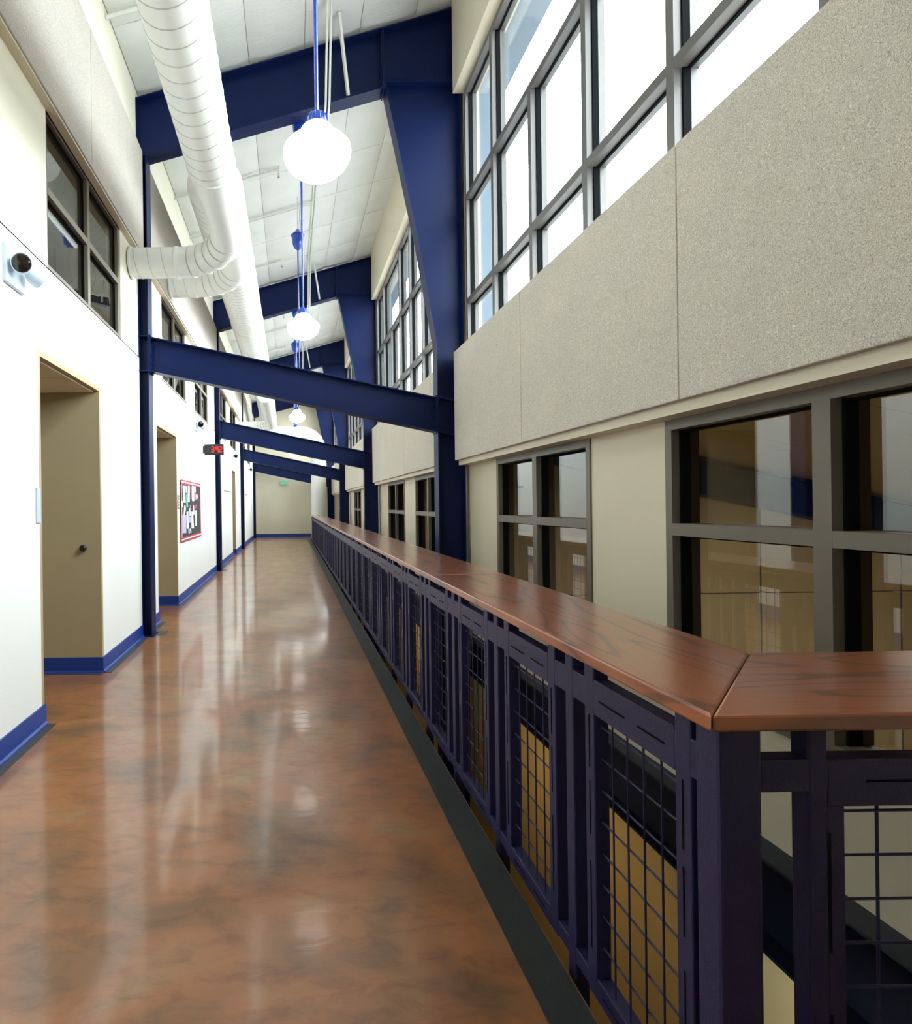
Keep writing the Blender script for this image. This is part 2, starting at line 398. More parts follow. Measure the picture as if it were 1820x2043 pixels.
# clerestory windows of the left wall
wn_i = 0
def window_grid(name, label, x, y0, y1, z0, z1, ymull, zbars, fmat, gmat, inward, fw=.05, depth=.09, cells=None, mw=None, glass_set=.045):
    """x = face toward the hall, inward = +1 if the hall lies toward +x"""
    s = inward; w = sempty(name, (x, (y0+y1)/2, z0), label); mw = mw or fw
    xb = x-s*depth
    MB().box(x, y0, z0, xb, y0+fw, z1).box(x, y1-fw, z0, xb, y1, z1).box(x, y0+fw, z0, xb, y1-fw, z0+fw).box(x, y0+fw, z1-fw, xb, y1-fw, z1).build('window_frame', fmat, w)
    gx = x-s*glass_set
    return w, xb, gx
for li, (a, b) in enumerate(LW):
    wn_i += 1; x = XL-.02
    w, xb, gx = window_grid('window_%d' % wn_i, 'left clerestory window beside the camera, just outside the picture' if li == 0 else 'bronze framed clerestory window in the left wall, '+NTH[li-1]+' from the camera in view', x, a, b, WZ0, WZ1, None, None, M['frame'], None, 1, .05, .10)
    c = (a+b)/2; zc = 3.83
    MB().box(x+.002, c-.03, WZ0+.05, xb, c+.03, WZ1-.05).build('mullion', M['frame'], w)
    for (ya, yb_) in ((a+.05, c-.03), (c+.03, b-.05)):
        MB().box(x+.001, ya, zc-.028, xb, yb_, zc+.028).build('transom', M['frame'], w)
        for za, zb in ((WZ0+.05, zc-.028), (zc+.028, WZ1-.05)):
            MB().box(gx-.004, ya, za, gx+.004, yb_, zb).build('pane', M['glass_left'], w)
            MB().box(gx+.005, ya, za, gx+.016, ya+.012, zb).box(gx+.005, yb_-.012, za, gx+.016, yb_, zb).box(gx+.005, ya+.012, zb-.012, gx+.016, yb_-.012, zb).build('gasket', M['gasket'], w)
# dim rooms behind them
rm = sempty('wall_room', (-5, 12, 2.7), 'dim rooms behind the left clerestory windows')
MB().box(-6.1, YB-.1, 2.62, XL-.16, YE+.1, 2.70).box(-6.1, YB-.1, 5.2, XL-.16, YE+.1, 5.3).box(-6.2, YB-.1, 2.62, -6.1, YE+.1, 5.3).box(-6.2, YB-.2, 2.62, XL-.16, YB-.1, 5.3).box(-6.2, YE+.1, 2.62, XL-.16, YE+.2, 5.3).build('room_shell', M['dark_room'], rm)
for y in (3.2, 6.9, 10.3, 13.6, 16.6, 20.2):
    MB().box(-6.1, y-.05, 2.7, XL-.16, y+.05, 5.2).build('partition', M['dark_room'], rm)

# ------------------------------------------------------------------ end wall and wall behind
we = sempty('wall_end', (0, YE, 0), 'beige end wall of the walkway')
MB().prism([(-3.2, -3.6), (2.4, -3.6), (2.4, cz(2.4)+.1), (-3.2, cz(-3.2)+1)], 'y', YE, YE+.15).build('wall_face', M['end'], we)
be = MB().prism([(YE, 0), (YE-.028, 0), (YE-.024, .012), (YE-.012, .024), (YE-.010, .15), (YE, .152)], 'x', XL+.03, XR-.02).build('baseboard_end', M['blue'])
struct(be, 'blue base at the foot of the end wall')
wbk = MB().prism([(-3.2, -3.6), (2.4, -3.6), (2.4, cz(2.4)+.1), (-3.2, cz(-3.2)+1)], 'y', YB-.15, YB).build('wall_back', M['cream']); struct(wbk, 'beige wall behind the camera')

# ------------------------------------------------------------------ right wall
wr = sempty('wall_right', (XR, 0, 0), 'beige right wall with wood-fibre boards between two rows of windows')
RW = [(1.34, 3.22), (4.03, 5.86), (7.9, 9.70), (10.6, 12.38), (14.55, 16.3), (17.2, 18.95), (21.2, 22.8), (23.6, 25.1)]
RZ0, RZ1 = .50, 1.935
holed(MB(), XR, XR+.14, YB, YE, -.02, 3.1, [(a, b, RZ0, RZ1) for a, b in RW]).build('lower_wall', M['cream'], wr)
HWZ0, HWZ1 = 3.10, 6.22
bays = [(.40, 6.70), (7.12, 13.45), (13.87, 20.20), (20.62, 26.95)]
holed(MB(), XR-.02, XR+.14, YB, YE, 3.1, 7.45, [(a, b, HWZ0, HWZ1) for a, b in bays]).build('upper_wall', M['cream'], wr)
slots = [(YB, FY[0]-.12)]+[(FY[k]+.12, FY[k+1]-.12) for k in range(3)]
for a, b in slots:
    MB().prism([(XP, HWZ1), (XR-.02, HWZ1), (XR-.02, cz(XR)+.03), (XP, cz(XP)+.03)], 'y', a, b).build('header', M['header'], wr)
    MB().box(XP+.015, a, 1.935, XR, b, 3.20).build('spandrel', M['header'], wr)
for k, (a, b) in enumerate(slots):
    if k == 0: ys = [-3.0, -1.2, .83, 2.85, 4.79, 6.73]
    else: ys = [a]+[a+.87+1.89*q for q in range(3)]+[b]
    boards(XP-.03, XP+.015, 1.99, 3.237, M['tectum'], wr, ys)

# low windows
for li, (a, b) in enumerate(RW):
    wn_i += 1; x = XR-.012
    w, xb, gx = window_grid('window_%d' % wn_i, 'bronze framed lower window of the right wall, '+NTH[li]+' from the camera', x, a, b, RZ0, RZ1, None, None, M['frame'], None, -1, .055, .15, glass_set=.10)
    c = (a+b)/2 if not 1 < a < 2 else 2.27
    MB().box(x-.002, c-.04, RZ0+.055, xb, c+.04, RZ1-.055).build('mullion', M['frame'], w)
    for (ya, yb_) in ((a+.055, c-.04), (c+.04, b-.055)):
        MB().box(x-.001, ya, 1.31, xb, yb_, 1.375).build('transom', M['frame'], w)
        for za, zb in ((RZ0+.055, 1.31), (1.375, RZ1-.055)):
            MB().box(gx-.004, ya, za, gx+.004, yb_, zb).build('pane', M['glass_low'], w)
            MB().box(gx-.058, ya, za, gx-.005, ya+.012, zb).box(gx-.058, yb_-.012, za, gx-.005, yb_, zb).box(gx-.03, ya+.012, zb-.012, gx-.005, yb_-.012, zb).build('gasket', M['gasket'], w)

# high windows
T1, T2 = 3.80, 4.98
for li, (a, b) in enumerate(bays):
    wn_i += 1; x = XR-.035; F = .055
    w, xb, gx = window_grid('window_%d' % wn_i, 'tall grey framed high window of the right wall, '+NTH[li]+' bay from the camera', x, a, b, HWZ0, HWZ1, None, None, M['frame_hi'], None, -1, F, .13, glass_set=.085)
    n = max(2, round((b-a)/.9)); ys = [a+(b-a)*k/n for k in range(n+1)]
    skip = {n-2, 1} if n == 7 else set()      # these mullions stop under the upper transom
    for k in range(1, n):
        top = T2-.03 if k in skip else HWZ1-F
        MB().box(x-.002, ys[k]-.032, HWZ0+F, xb, ys[k]+.032, top).build('mullion', M['frame_hi'], w)
    for zc in (T1, T2):
        for k in range(n):
            if zc == T2 and k+1 in skip or zc == T2 and k in skip:
                if k in skip: continue
                MB().box(x-.001, ys[k]+(.032 if k else F), zc-.03, xb, ys[k+2]-(.032 if k+2 < n else F), zc+.03).build('transom', M['frame_hi'], w); continue
            MB().box(x-.001, ys[k]+(.032 if k else F), zc-.03, xb, ys[k+1]-(.032 if k+1 < n else F), zc+.03).build('transom', M['frame_hi'], w)
    for r_, (za, zb) in enumerate(((HWZ0+F, T1-.03), (T1+.03, T2-.03), (T2+.03, HWZ1-F))):
        k = 0
        while k < n:
            k2 = k+2 if (r_ == 2 and k+1 in skip) else k+1
            ya = ys[k]+(.032 if k else F); yb_ = ys[k2]-(.032 if k2 < n else F)
            MB().box(gx-.004, ya, za, gx+.004, yb_, zb).build('pane', M['glass'], w)
            MB().box(gx-.045, ya, za, gx-.005, ya+.010, zb).box(gx-.045, yb_-.010, za, gx-.005, yb_, zb).box(gx-.022, ya+.012, zb-.012, gx-.005, yb_-.012, zb).build('gasket', M['gasket'], w)
            k = k2

# outside: eave, fins, ground
ev = MB().prism([(2.2, 6.41+.27*2.2), (3.07, 6.41+.27*3.07), (3.07, 6.66+.27*3.07), (2.2, 6.66+.27*2.2)], 'y', YB-.2, YE+.2).build('trim_eave', M['eave']); struct(ev, 'pale blue-grey roof overhang outside the high windows')
fe = sempty('trim_fin', (2.3, 0, 0), 'pale exterior piers beside the high windows')
for y in FY: MB().box(2.21, y-.06, 2.0, 2.42, y+.20, 6.95).build('pier', M['eave'], fe)
gr = MB().box(2.3, -60, -4.2, 160, 90, -4.0).build('ground', M['ground']); struct(gr, 'pale ground outside')

# rooms behind the low windows
def rz(x): return 2.60-.227*(x-2.22)
rr_ = sempty('wall_office', (5, 3, 0), 'tan room seen through the lower windows of the right wall')
def room(y0, y1):
    X1 = 7.6
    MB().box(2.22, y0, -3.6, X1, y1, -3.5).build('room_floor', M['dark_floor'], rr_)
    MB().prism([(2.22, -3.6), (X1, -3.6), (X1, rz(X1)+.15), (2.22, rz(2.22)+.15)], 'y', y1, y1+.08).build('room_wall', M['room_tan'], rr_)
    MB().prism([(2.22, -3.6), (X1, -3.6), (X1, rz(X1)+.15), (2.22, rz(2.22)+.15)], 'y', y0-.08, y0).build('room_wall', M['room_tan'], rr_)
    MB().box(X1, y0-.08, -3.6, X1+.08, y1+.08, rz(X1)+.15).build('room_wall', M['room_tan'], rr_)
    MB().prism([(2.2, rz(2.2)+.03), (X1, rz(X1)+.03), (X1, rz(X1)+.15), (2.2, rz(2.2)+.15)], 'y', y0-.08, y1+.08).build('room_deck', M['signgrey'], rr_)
    ny = max(1, round((y1-y0)/1.5)); L = (y1-y0)/ny
    me = [MB().prism([(x+.006, rz(x+.006)), (x+1.334, rz(x+1.334)), (x+1.334, rz(x+1.334)+.031), (x+.006, rz(x+.006)+.031)], 'y', .006, L-.006).mesh('ceiling_tile', M['room_tile']) for x in (2.23, 3.57, 4.91, 6.25)]
    for q in me:
        for j in range(ny): linkcopy(q, 'ceiling_tile', rr_, (0, y0+L*j, 0))
room(-2.9, 7.0); room(7.1, 13.6); room(13.7, 27.6)
for x in (3.65, 5.62, 7.3): MB().box(x-.004, 6.988, -3.5, x+.004, 7.0, 1.9).build('panel_joint', M['dark_floor'], rr_)
MB().box(2.22, 6.988, .376, 7.6, 7.0, .384).build('panel_joint', M['dark_floor'], rr_)
MB().box(2.24, 6.955, 1.62, 2.30, 6.99, 2.5).build('panel_joint', M['room_tan'], rr_)

# lower storey
for y in (1.2, 4.9, 8.5, 12.0, 15.2, 18.4, 21.9): area('left_room_fill', (-3.9, y, 5.1), (0, 0, 0), .6, 1.2, 34, (1, .95, .86))  # unseen fill lights added to lighten the left rooms
lo = sempty('wall_lower', (0, 10, -3.6), 'lower storey seen through the guard rail')
MB().box(-3.2, YB, -3.75, 2.4, YE, -3.6).build('lower_floor', M['room_tan'], lo)
MB().box(XR+.02, 3.05, -3.6, XR+.14, YE, -.02).build('lower_wall', M['amber'], lo, label='mustard painted lower wall')
MB().box(XR+.02, YB, -3.6, XR+.14, 3.05, -.02).build('lower_wall', M['yellow_cream'], lo)
MB().box(-3.3, YB, -3.6, -3.2, YE, 0).build('lower_wall', M['cream'], lo)

# ledge beam at floor level
bm_ = thing('steel_beam', 'navy steel beam running along the right wall at floor level behind the guard rail', 'beam', (1.97, 1.2, -.38))
for a, b in ((1.19, FY[0]-.13), (FY[0]+.13, FY[1]-.13), (FY[1]+.13, FY[2]-.13), (FY[2]+.13, RAIL_END)):
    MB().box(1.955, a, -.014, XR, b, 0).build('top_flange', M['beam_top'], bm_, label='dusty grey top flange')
    MB().box(1.955, a, -.40, XR, b, -.385).build('bottom_flange', M['beam_shade'], bm_)
    MB().box(2.05, a, -.385, XR-.01, b, -.014).build('web', M['beam_shade'], bm_)

# ------------------------------------------------------------------ steel frames
def flange(mb, a, b, t, y, w, side):
    a = Vector(a); b = Vector(b); d = (b-a).normalized(); n = Vector((-d.y, d.x))*side
    return mb.prism([tuple(a), tuple(b), tuple(b+n*t), tuple(a+n*t)], 'y', y-w/2, y+w/2)
names = ['nearest', 'second', 'third', 'farthest']
def sz(x): return 3.479-.225*(x+1.61)
for k, y in enumerate(FY):
    fr = thing('steel_frame', ['navy steel portal frame nearest the camera, with the lowest hanging tie beam in view',
                               'navy steel portal frame second from the camera, just behind the red clock',
                               'navy steel portal frame third from the camera',
                               'navy steel portal frame farthest away, beside the end wall'][k], 'steel frame', (XL, y, 0), 'navy steel frames across the walkway')
    fw = .20
    # left column
    MB().box(-1.632, y-.1, .012, -1.620, y+.1, 5.56).box(-1.74, y-.1, .012, -1.728, y+.1, 5.56).box(-1.728, y-.006, .012, -1.632, y+.006, 5.56).build('left_column', M['navy'], fr)
    MB().box(-1.745, y-.12, 0, -1.60, y+.12, .012).build('base_plate', M['navy'], fr)
    # rafter
    s = .2706; rt = lambda x: 6.245+s*(x+1.714); rb = lambda x: rt(x)-.70
    x0, x1 = -1.745, 1.142
    m = MB().prism([(x0, rb(x0)), (x1, rb(x1)), (x1, rt(x1)), (x0, rt(x0))], 'y', y-.006, y+.006)
    flange(m, (x0, rb(x0)), (x1, rb(x1)), .016, y, fw, 1); flange(m, (x0, rt(x0)), (x1, rt(x1)), .016, y, fw, -1)
    m.box(x0, y-.1, rb(x0), x0+.014, y+.1, rt(x0)); m.build('rafter', M['navy'], fr)
    # knee
    xo = 2.03 if k else 2.03
    zk = 6.395
    m = MB().prism([(x1, rb(x1)), (x1+.01, zk-.01), (xo, zk-.01), (xo, rt(xo)), (x1, rt(x1))], 'y', y-.006, y+.006)
    flange(m, (x1, rt(x1)), (xo, rt(xo)), .016, y, fw, -1)
    m.box(x1-.008, y-.1, rb(x1)-.02, x1+.008, y+.1, rt(x1)-.012).box(x1, y-.1, zk-.018, xo, y+.1, zk)
    m.box(x1-.022, y-.085, rb(x1)+.0, x1-.008, y+.085, rt(x1)-.03)
    m.build('knee', M['navy'], fr)
    for q in range(4):
        z = rb(x1)+.10+q*.16
        MB().lathe([(.016, 0), (.016, .016), (.009, .02)], Matrix.Translation((x1-.022, y-.05, z)) @ Matrix.Rotation(-PI/2, 4, 'Y'), 6).build('bolt', M['navy'], fr)
    # tapered column
    ip = [(1.15, zk-.018), (1.51, 4.585), (1.715, 3.35), (1.715, -3.6)]
    m = MB().prism([(1.715, -3.6), (xo, -3.6), (xo, zk-.018)]+ip[:3], 'y', y-.006, y+.006)
    for a, b in zip(ip, ip[1:]): flange(m, a, b, .016, y, fw, 1)
    m.box(xo-.012, y-.1, -3.6, xo, y+.1, zk-.018)
    m.build('tapered_column', M['navy'], fr)
    # tie beam
    xa, xb_ = -1.60, 1.70
    m = MB().prism([(xa, sz(xa)-.40), (xb_, sz(xb_)-.40), (xb_, sz(xb_)), (xa, sz(xa))], 'y', y-.006, y+.006)
    flange(m, (xa, sz(xa)-.40), (xb_, sz(xb_)-.40), .013, y, .17, 1); flange(m, (xa, sz(xa)), (xb_, sz(xb_)), .013, y, .17, -1)
    m.build('tie_beam', M['navy'], fr)
    MB().box(-1.62, y-.085, sz(xa)-.42, -1.60, y+.085, sz(xa)+.02).build('end_plate', M['navy'], fr)
    MB().prism([(1.70, sz(1.7)-.42), (1.716, sz(1.7)-.42), (1.716, sz(1.7)+.02), (1.70, sz(1.7)+.02)], 'y', y-.085, y+.085).build('end_plate', M['navy'], fr)
    for zz in (sz(xa), sz(xa)-.40):
        MB().box(-1.745, y-.112, zz-.006, -1.612, y+.112, zz+.006).build('stiffener', M['navy'], fr)
    for dz in (0, -.40):
        MB().prism([(1.705, sz(1.705)+dz-.008), (xo+.02, sz(xo+.02)+dz-.008), (xo+.02, sz(xo+.02)+dz+.008), (1.705, sz(1.705)+dz+.008)], 'y', y-.112, y+.10).build('stiffener', M['navy'], fr)
    for q in range(3):
        for (bx, sg) in ((-1.60, 1), (1.70, -1)):
            z = sz(bx)-.10-q*.10
            MB().lathe([(.017, 0), (.017, .018), (.010, .022)], Matrix.Translation((bx, y-.05, z)) @ Matrix.Rotation(sg*PI/2, 4, 'Y'), 6).build('bolt', M['navy'], fr)
    # white flange brace
    MB().tube([(.60, y-.42, cz(.6)-.01), (.735, y-.03, rb(.73)+.07)], .022, 4).build('flange_brace', M['pipe'], fr, label='white angle brace from ceiling to rafter')

# continuation of the tie beams in the room beyond
for y, nm in ((6.885, 'near'), ):
    m = MB().prism([(2.23, sz(2.23)-.47), (7.55, sz(7.55)-.47), (7.55, sz(7.55)-.07), (2.23, sz(2.23)-.07)], 'y', y-.008, y+.008)
    flange(m, (2.23, sz(2.23)-.47), (7.55, sz(7.55)-.47), .013, y, .16, 1); flange(m, (2.23, sz(2.23)-.07), (7.55, sz(7.55)-.07), .013, y, .16, -1)
    o = m.build('roof_beam', M['navy']); tag(o, 'dark sloping beam inside the room behind the lower right windows', 'beam')

# ------------------------------------------------------------------ guard rail
gd = thing('guard_rail', 'navy steel guard rail with wire mesh panels and wide stained oak cap', 'railing', (.91, 1.25, -.25))
RX0, RX1 = .89, .935
PER = .675
NP = int((RAIL_END-1.25)/PER)
posts = [1.21+PER*k for k in range(1, NP+1)]
MB().box(.885, 1.215, -.28, .975, 1.29, 1.03).build('corner_post', M['navy_rail'], gd, bevel=.008)
MB().box(RX0+.001, 1.29, .878, RX1-.001, RAIL_END, .965).build('top_rail', M['navy_rail'], gd, bevel=.003)
MB().box(RX0+.001, 1.29, .028, RX1-.001, RAIL_END, .078).build('bottom_rail', M['navy_rail'], gd, bevel=.003)
post_me = None; stile_me = None
def first(mb, name, bevel):
    o = mb.build(name, M['navy_rail'], gd, bevel=bevel); return o
proto_post = MB().box(RX0, -.026, -.28, RX1, .026, 1.03).mesh('post', M['navy_rail'])
proto_stile = MB().box(RX0, -.0275, .02, RX1, .0275, 1.03).mesh('stile', M['navy_rail'])
proto_brk = MB().box(.862, -.022, -.22, RX0, .022, -.10).mesh('fixing_bracket', M['navy_rail'])
proto_head = MB().box(RX0, .155, .868, RX1, PER-.155, .972).mesh('infill_bar', M['navy_rail'])
proto_foot = MB().box(RX0, .155, .02, RX1, PER-.155, .085).mesh('infill_bar', M['navy_rail'])
slots_m = MB()
for (a, b) in ((.19, .30), (.36, .49)): slots_m.box(RX0-.0015, a, .914, RX0+.002, b, .919); slots_m.box(RX0-.0015, a, .050, RX0+.002, b, .054)
for yy in (.128, PER-.128):
    for (za, zb) in ((.16, .42), (.50, .66), (.70, .86)): slots_m.box(RX0-.0015, yy-.002, za, RX0+.002, yy+.002, zb)
proto_slot = slots_m.mesh('weld_line', M['gasket'])
hz = [.830-.0935*k for k in range(9)]
proto_h = MB().tube([(.912, .150, 0), (.912, PER-.150, 0)], .0030, 6).mesh('wire', M['navy_rail'], True, 60)
proto_v = MB().tube([(.905, 0, .082), (.905, 0, .872)], .0030, 6).mesh('wire', M['navy_rail'], True, 60)
allw = MB()
for z in hz: allw.tube([(.912, .150, z), (.912, PER-.150, z)], .0030, 5)
vy = [.155+(PER-.31)*q/5 for q in range(1, 5)]
for q in vy: allw.tube([(.905, q, .082), (.905, q, .872)], .0030, 5)
proto_all = allw.mesh('wire_mesh', M['navy_rail'], True, 60)
def put(me, name, parent, loc, bevel=0):
    o = linkcopy(me, name, parent, loc)
    if bevel:
        b = o.modifiers.new('bevel', 'BEVEL'); b.width = bevel; b.segments = 2; b.limit_method = 'ANGLE'
    return o
for k, p in enumerate(posts):
    near = k < 8
    put(proto_post, 'post', gd, (0, p, 0), .005 if near else 0)
    put(proto_brk, 'fixing_bracket', gd, (0, p, 0))
starts = [1.21]+posts[:-1]
for k, y0 in enumerate(starts):
    near = k < 9
    a = .155-.0275 if k else .155
    fr_ = put(proto_head, 'infill_bar', gd, (0, y0, 0), .003 if near else 0); put(proto_foot, 'infill_bar', gd, (0, y0, 0), .003 if near else 0)
    put(proto_stile, 'stile', gd, (0, y0+(.1275), 0), .004 if near else 0)
    put(proto_stile, 'stile', gd, (0, y0+PER-.1275, 0), .004 if near else 0)
    if k < 10: put(proto_slot, 'weld_line', gd, (0, y0, 0))
    if k < 20:
        for z in hz: put(proto_h, 'wire', fr_, (0, y0, z))
        if k < 16:
            for q in vy: put(proto_v, 'wire', fr_, (0, y0+q, 0))
        else:
            vm = MB()
            for q in vy: vm.tube([(.905, y0+q, .082), (.905, y0+q, .872)], .003, 5)
            vm.build('wire_mesh', M['navy_rail'], gd, True)['kind'] = 'stuff'
    else:
        put(proto_all, 'wire_mesh', gd, (0, y0, 0))['kind'] = 'stuff'
# return along the near edge of the void
def yb(a, b, c, d, e, f): return MB().box(a, b, c, d, e, f)
yb(.975, 1.221, .885, XR, 1.264, .955).build('top_rail', M['navy_rail'], gd, bevel=.004)
yb(.975, 1.221, .028, XR, 1.264, .078).build('bottom_rail', M['navy_rail'], gd, bevel=.003)
sx_ = 1.075
rods_x = [sx_+.038+.036+.094*k for k in range(1, 5)]
for x in (sx_, sx_+.545, ):
    yb(x, 1.220, .02, x+.040, 1.265, 1.03).build('stile', M['navy_rail'], gd, bevel=.004)
yb(sx_+.04, 1.220, .855, sx_+.545, 1.265, .945).build('infill_bar', M['navy_rail'], gd, bevel=.003)
yb(sx_+.04, 1.220, .02, sx_+.545, 1.265, .085).build('infill_bar', M['navy_rail'], gd, bevel=.003)
yb(sx_+.04, 1.222, .085, sx_+.075, 1.263, .855).build('infill_bar', M['navy_rail'], gd)
yb(sx_+.51, 1.222, .085, sx_+.545, 1.263, .855).build('infill_bar', M['navy_rail'], gd)
for x in rods_x: MB().tube([(x, 1.247, .08), (x, 1.247, .86)], .0032, 6).build('wire', M['navy_rail'], gd, True)
for k in range(9):
    z = .836-.0935*k; MB().tube([(sx_+.07, 1.240, z), (sx_+.515, 1.240, z)], .0032, 6).build('wire', M['navy_rail'], gd, True)
for (xa, xb2) in ((sx_+.12, sx_+.24), (sx_+.30, sx_+.42)): yb(xa, 1.2188, .906, xb2, 1.221, .910).build('weld_line', M['gasket'], gd)
for (za, zb) in ((.20, .42), (.55, .80)): yb(sx_+.0415, 1.2188, za, sx_+.0445, 1.221, zb).build('weld_line', M['gasket'], gd)
yb(sx_+.70, 1.220, -.28, sx_+.745, 1.265, 1.03).build('post', M['navy_rail'], gd)
yb(sx_+.86, 1.220, .02, sx_+.90, 1.265, 1.03).build('stile', M['navy_rail'], gd)
# oak cap
CX0, CX1, CY0, CY1, CZ0, CZ1 = .842, 1.295, 1.175, 1.655, 1.03, 1.066
g = .0012
MB().prism([(CX0, CY0+g), (CX1, CY1+g), (CX1, 3.55-g), (CX0, 3.55-g)], 'z', CZ0, CZ1).build('cap_board', M['oak_y'], gd, bevel=.006, label='stained oak cap board with mitred corner')
MB().prism([(CX0+g, CY0), (XR, CY0), (XR, CY1), (CX1+g, CY1)], 'z', CZ0, CZ1).build('cap_board', M['oak_x'], gd, bevel=.006, label='stained oak cap board turning across the view')
cy = [3.55, 7.2, 10.85, 14.5, 18.15, 21.8, RAIL_END]
for a, b in zip(cy, cy[1:]):
    MB().box(CX0, a+g, CZ0, CX1, b-g, CZ1).build('cap_board', M['oak_y'], gd, bevel=.006)
# blocking rail under the wide cap
MB().box(.94, 1.70, .995, .975, RAIL_END, 1.03).build('cap_bearer', M['navy_rail'], gd)

# ------------------------------------------------------------------ ducts
def helix(mb, p0, p1, r, pitch, w=.006, per=22):
    p0 = Vector(p0); p1 = Vector(p1); d = p1-p0; L = d.length; d.normalize()
    up = Vector((0, 0, 1)) if abs(d.z) < .9 else Vector((1, 0, 0)); a = (up-d*up.dot(d)).normalized(); b = d.cross(a)
    n = int(L/pitch*per); vs_ = []; fs = []
    for i in range(n+1):
        t = i/per*2*PI; base = p0+d*(i/per*pitch); rad = a*math.cos(t)+b*math.sin(t)
        for (dr, da) in ((-.004, -w), (.004, -w*.35), (.004, w*.35), (-.004, w)):
            vs_.append(base+rad*(r+dr)+d*da)
        if i:
            q = (i-1)*4
            for j in range(3): fs.append((q+j, q+j+1, q+j+5, q+j+4))
    return mb.add(vs_, fs)
def ring(mb, c, axis, r, w=.012, h=.008, n=32):
    c = Vector(c); ax = Vector(axis).normalized()
    return mb.tube([c-ax*w, c-ax*w*.6, c+ax*w*.6, c+ax*w], [r, r+h, r+h, r], n)
def pipe(p0, p1, r, parent, seam=.13, mat_='duct', n=36, w=.006):
    MB().tube([p0, p1], r, n).build('duct_pipe', M[mat_], parent, True)
    if seam: helix(MB(), p0, p1, r, seam, w).build('spiral_seam', M['seam'], parent, True, ang=80)
def gores(cen, R, r, parent, a0, a1, plane, n=5, Ry=None):
    """segmented elbow round cen; plane(t) gives the direction of the turn at angle t"""
    k = (Ry or R)/R; e2 = Vector(plane(0)).cross(Vector(plane(PI/2))).normalized()
    def P(t): d = Vector(plane(t)); return Vector(cen)+Vector((d.x*R, d.y*R*k, d.z*R))
    def N(t): return (P(t+.001)-P(t-.001)).normalized()
    for i in range(n):
        rings = []
        for t in (a0+(a1-a0)*i/n, a0+(a1-a0)*(i+1)/n):
            e1 = e2.cross(N(t)).normalized()
            rings.append([P(t)+e1*math.cos(2*PI*q/32)*r+e2*math.sin(2*PI*q/32)*r for q in range(32)])
        MB().add(rings[0]+rings[1], [(q, (q+1) % 32, 32+(q+1) % 32, 32+q) for q in range(32)]).build('elbow_gore', M['duct'], parent, True, ang=60)
        if i:
            t0 = a0+(a1-a0)*i/n; e1 = e2.cross(N(t0)).normalized()
            pts = [P(t0)+e1*math.cos(2*PI*q/40)*(r+.002)+e2*math.sin(2*PI*q/40)*(r+.002) for q in range(40)]
            MB().tube(pts, .007, 6, closed=True).build('gore_seam', M['seam'], parent, True)
def duct_into_wall(name, label, xa, za, r, rr2, y_start, y_red0, y_red1, y_run, R, xw=XL, d=None, Ry=None):
    Ry = Ry or R
    d = d or thing(name, label, 'duct', (xa, y_start, za))
    pipe((xa, y_start, za), (xa, y_red0, za), r, d)
    m = MB(); ring(m, (xa, y_red0, za), (0, 1, 0), r).build('coupling', M['duct'], d, True)
    MB().tube([(xa, y_red0, za), (xa, y_red0+(y_red1-y_red0)*.25, za), (xa, y_red0+(y_red1-y_red0)*.8, za), (xa, y_red1, za)], [r, r, rr2, rr2], 36).build('reducer', M['duct'], d, True, ang=60)
    MB().tube([(xa, y_red1-.01, za), (xa, y_run-Ry, za)], rr2, 36).build('duct_pipe', M['duct'], d, True)
    gores((xa-R, y_run-Ry, za), R, rr2, d, 0, PI/2, lambda t: (math.cos(t), math.sin(t), 0), 6, Ry)
    m = MB(); ring(m, (xa-R-.02, y_run, za), (1, 0, 0), rr2, .025, .010).build('coupling', M['duct'], d, True)
    MB().tube([(xa-R, y_run, za), (xw, y_run, za)], rr2, 36).build('duct_pipe', M['duct'], d, True)
    helix(MB(), (xa-R-.05, y_run, za), (xw+.03, y_run, za), rr2, .15).build('spiral_seam', M['seam'], d, True, ang=80)
    m = MB(); ring(m, (xw+.018, y_run, za), (1, 0, 0), rr2, .018, .012).build('wall_collar', M['duct'], d, True)
    return d
duct_into_wall('air_duct', 'white spiral duct nearest the camera, elbowing left into the wall before the nearest blue column', -.592, 4.19, .188, .160, YB+.02, 4.60, 5.22, 6.44, .60, Ry=.78)
duct_into_wall('air_duct', 'white duct elbow entering the wall just behind the nearest blue column', -.668, 4.64, .190, .195, YB+.02, 6.6, 6.9, 8.2, .60, XL+.075, Ry=.74)
dc = thing('air_duct', 'large white spiral duct under the ceiling, dropping down at the end wall', 'duct', (-.862, 6.1, 5.355))
r3 = .335
pipe((-.862, 7.0, 5.355), (-.862, 21.5, 5.355), r3, dc, .145, w=.007)
MB().tube([(-.862, 6.60, 5.355), (-.862, 6.70, 5.355), (-.862, 6.98, 5.355), (-.862, 7.02, 5.355)], [.17, .19, r3-.01, r3], 36).build('duct_start', M['duct'], dc, True, ang=60)
for y in (9.2, 12.2, 15.2, 18.2): ring(MB(), (-.862, y, 5.355), (0, 1, 0), r3, .02, .010, 40).build('coupling', M['duct'], dc, True)
pth = [(-.862, 21.5, 5.355), (-.862, 22.2, 5.30), (-.862, 24.2, 4.75), (-.862, 24.9, 4.62)]
MB().tube(pth, r3, 32).build('duct_offset', M['duct'], dc, True)
gores((-.862+.75, 24.9, 4.62), .75, r3, dc, PI, PI/2, lambda t: (math.cos(t), math.sin(t), 0), 5)
MB().tube([(-.112, 25.65, 4.62), (.50, 25.65, 4.62)], r3, 32).build('duct_pipe', M['duct'], dc, True)
gores((.50, 25.65, 3.87), .75, r3, dc, PI/2, 0, lambda t: (math.cos(t), 0, math.sin(t)), 5)
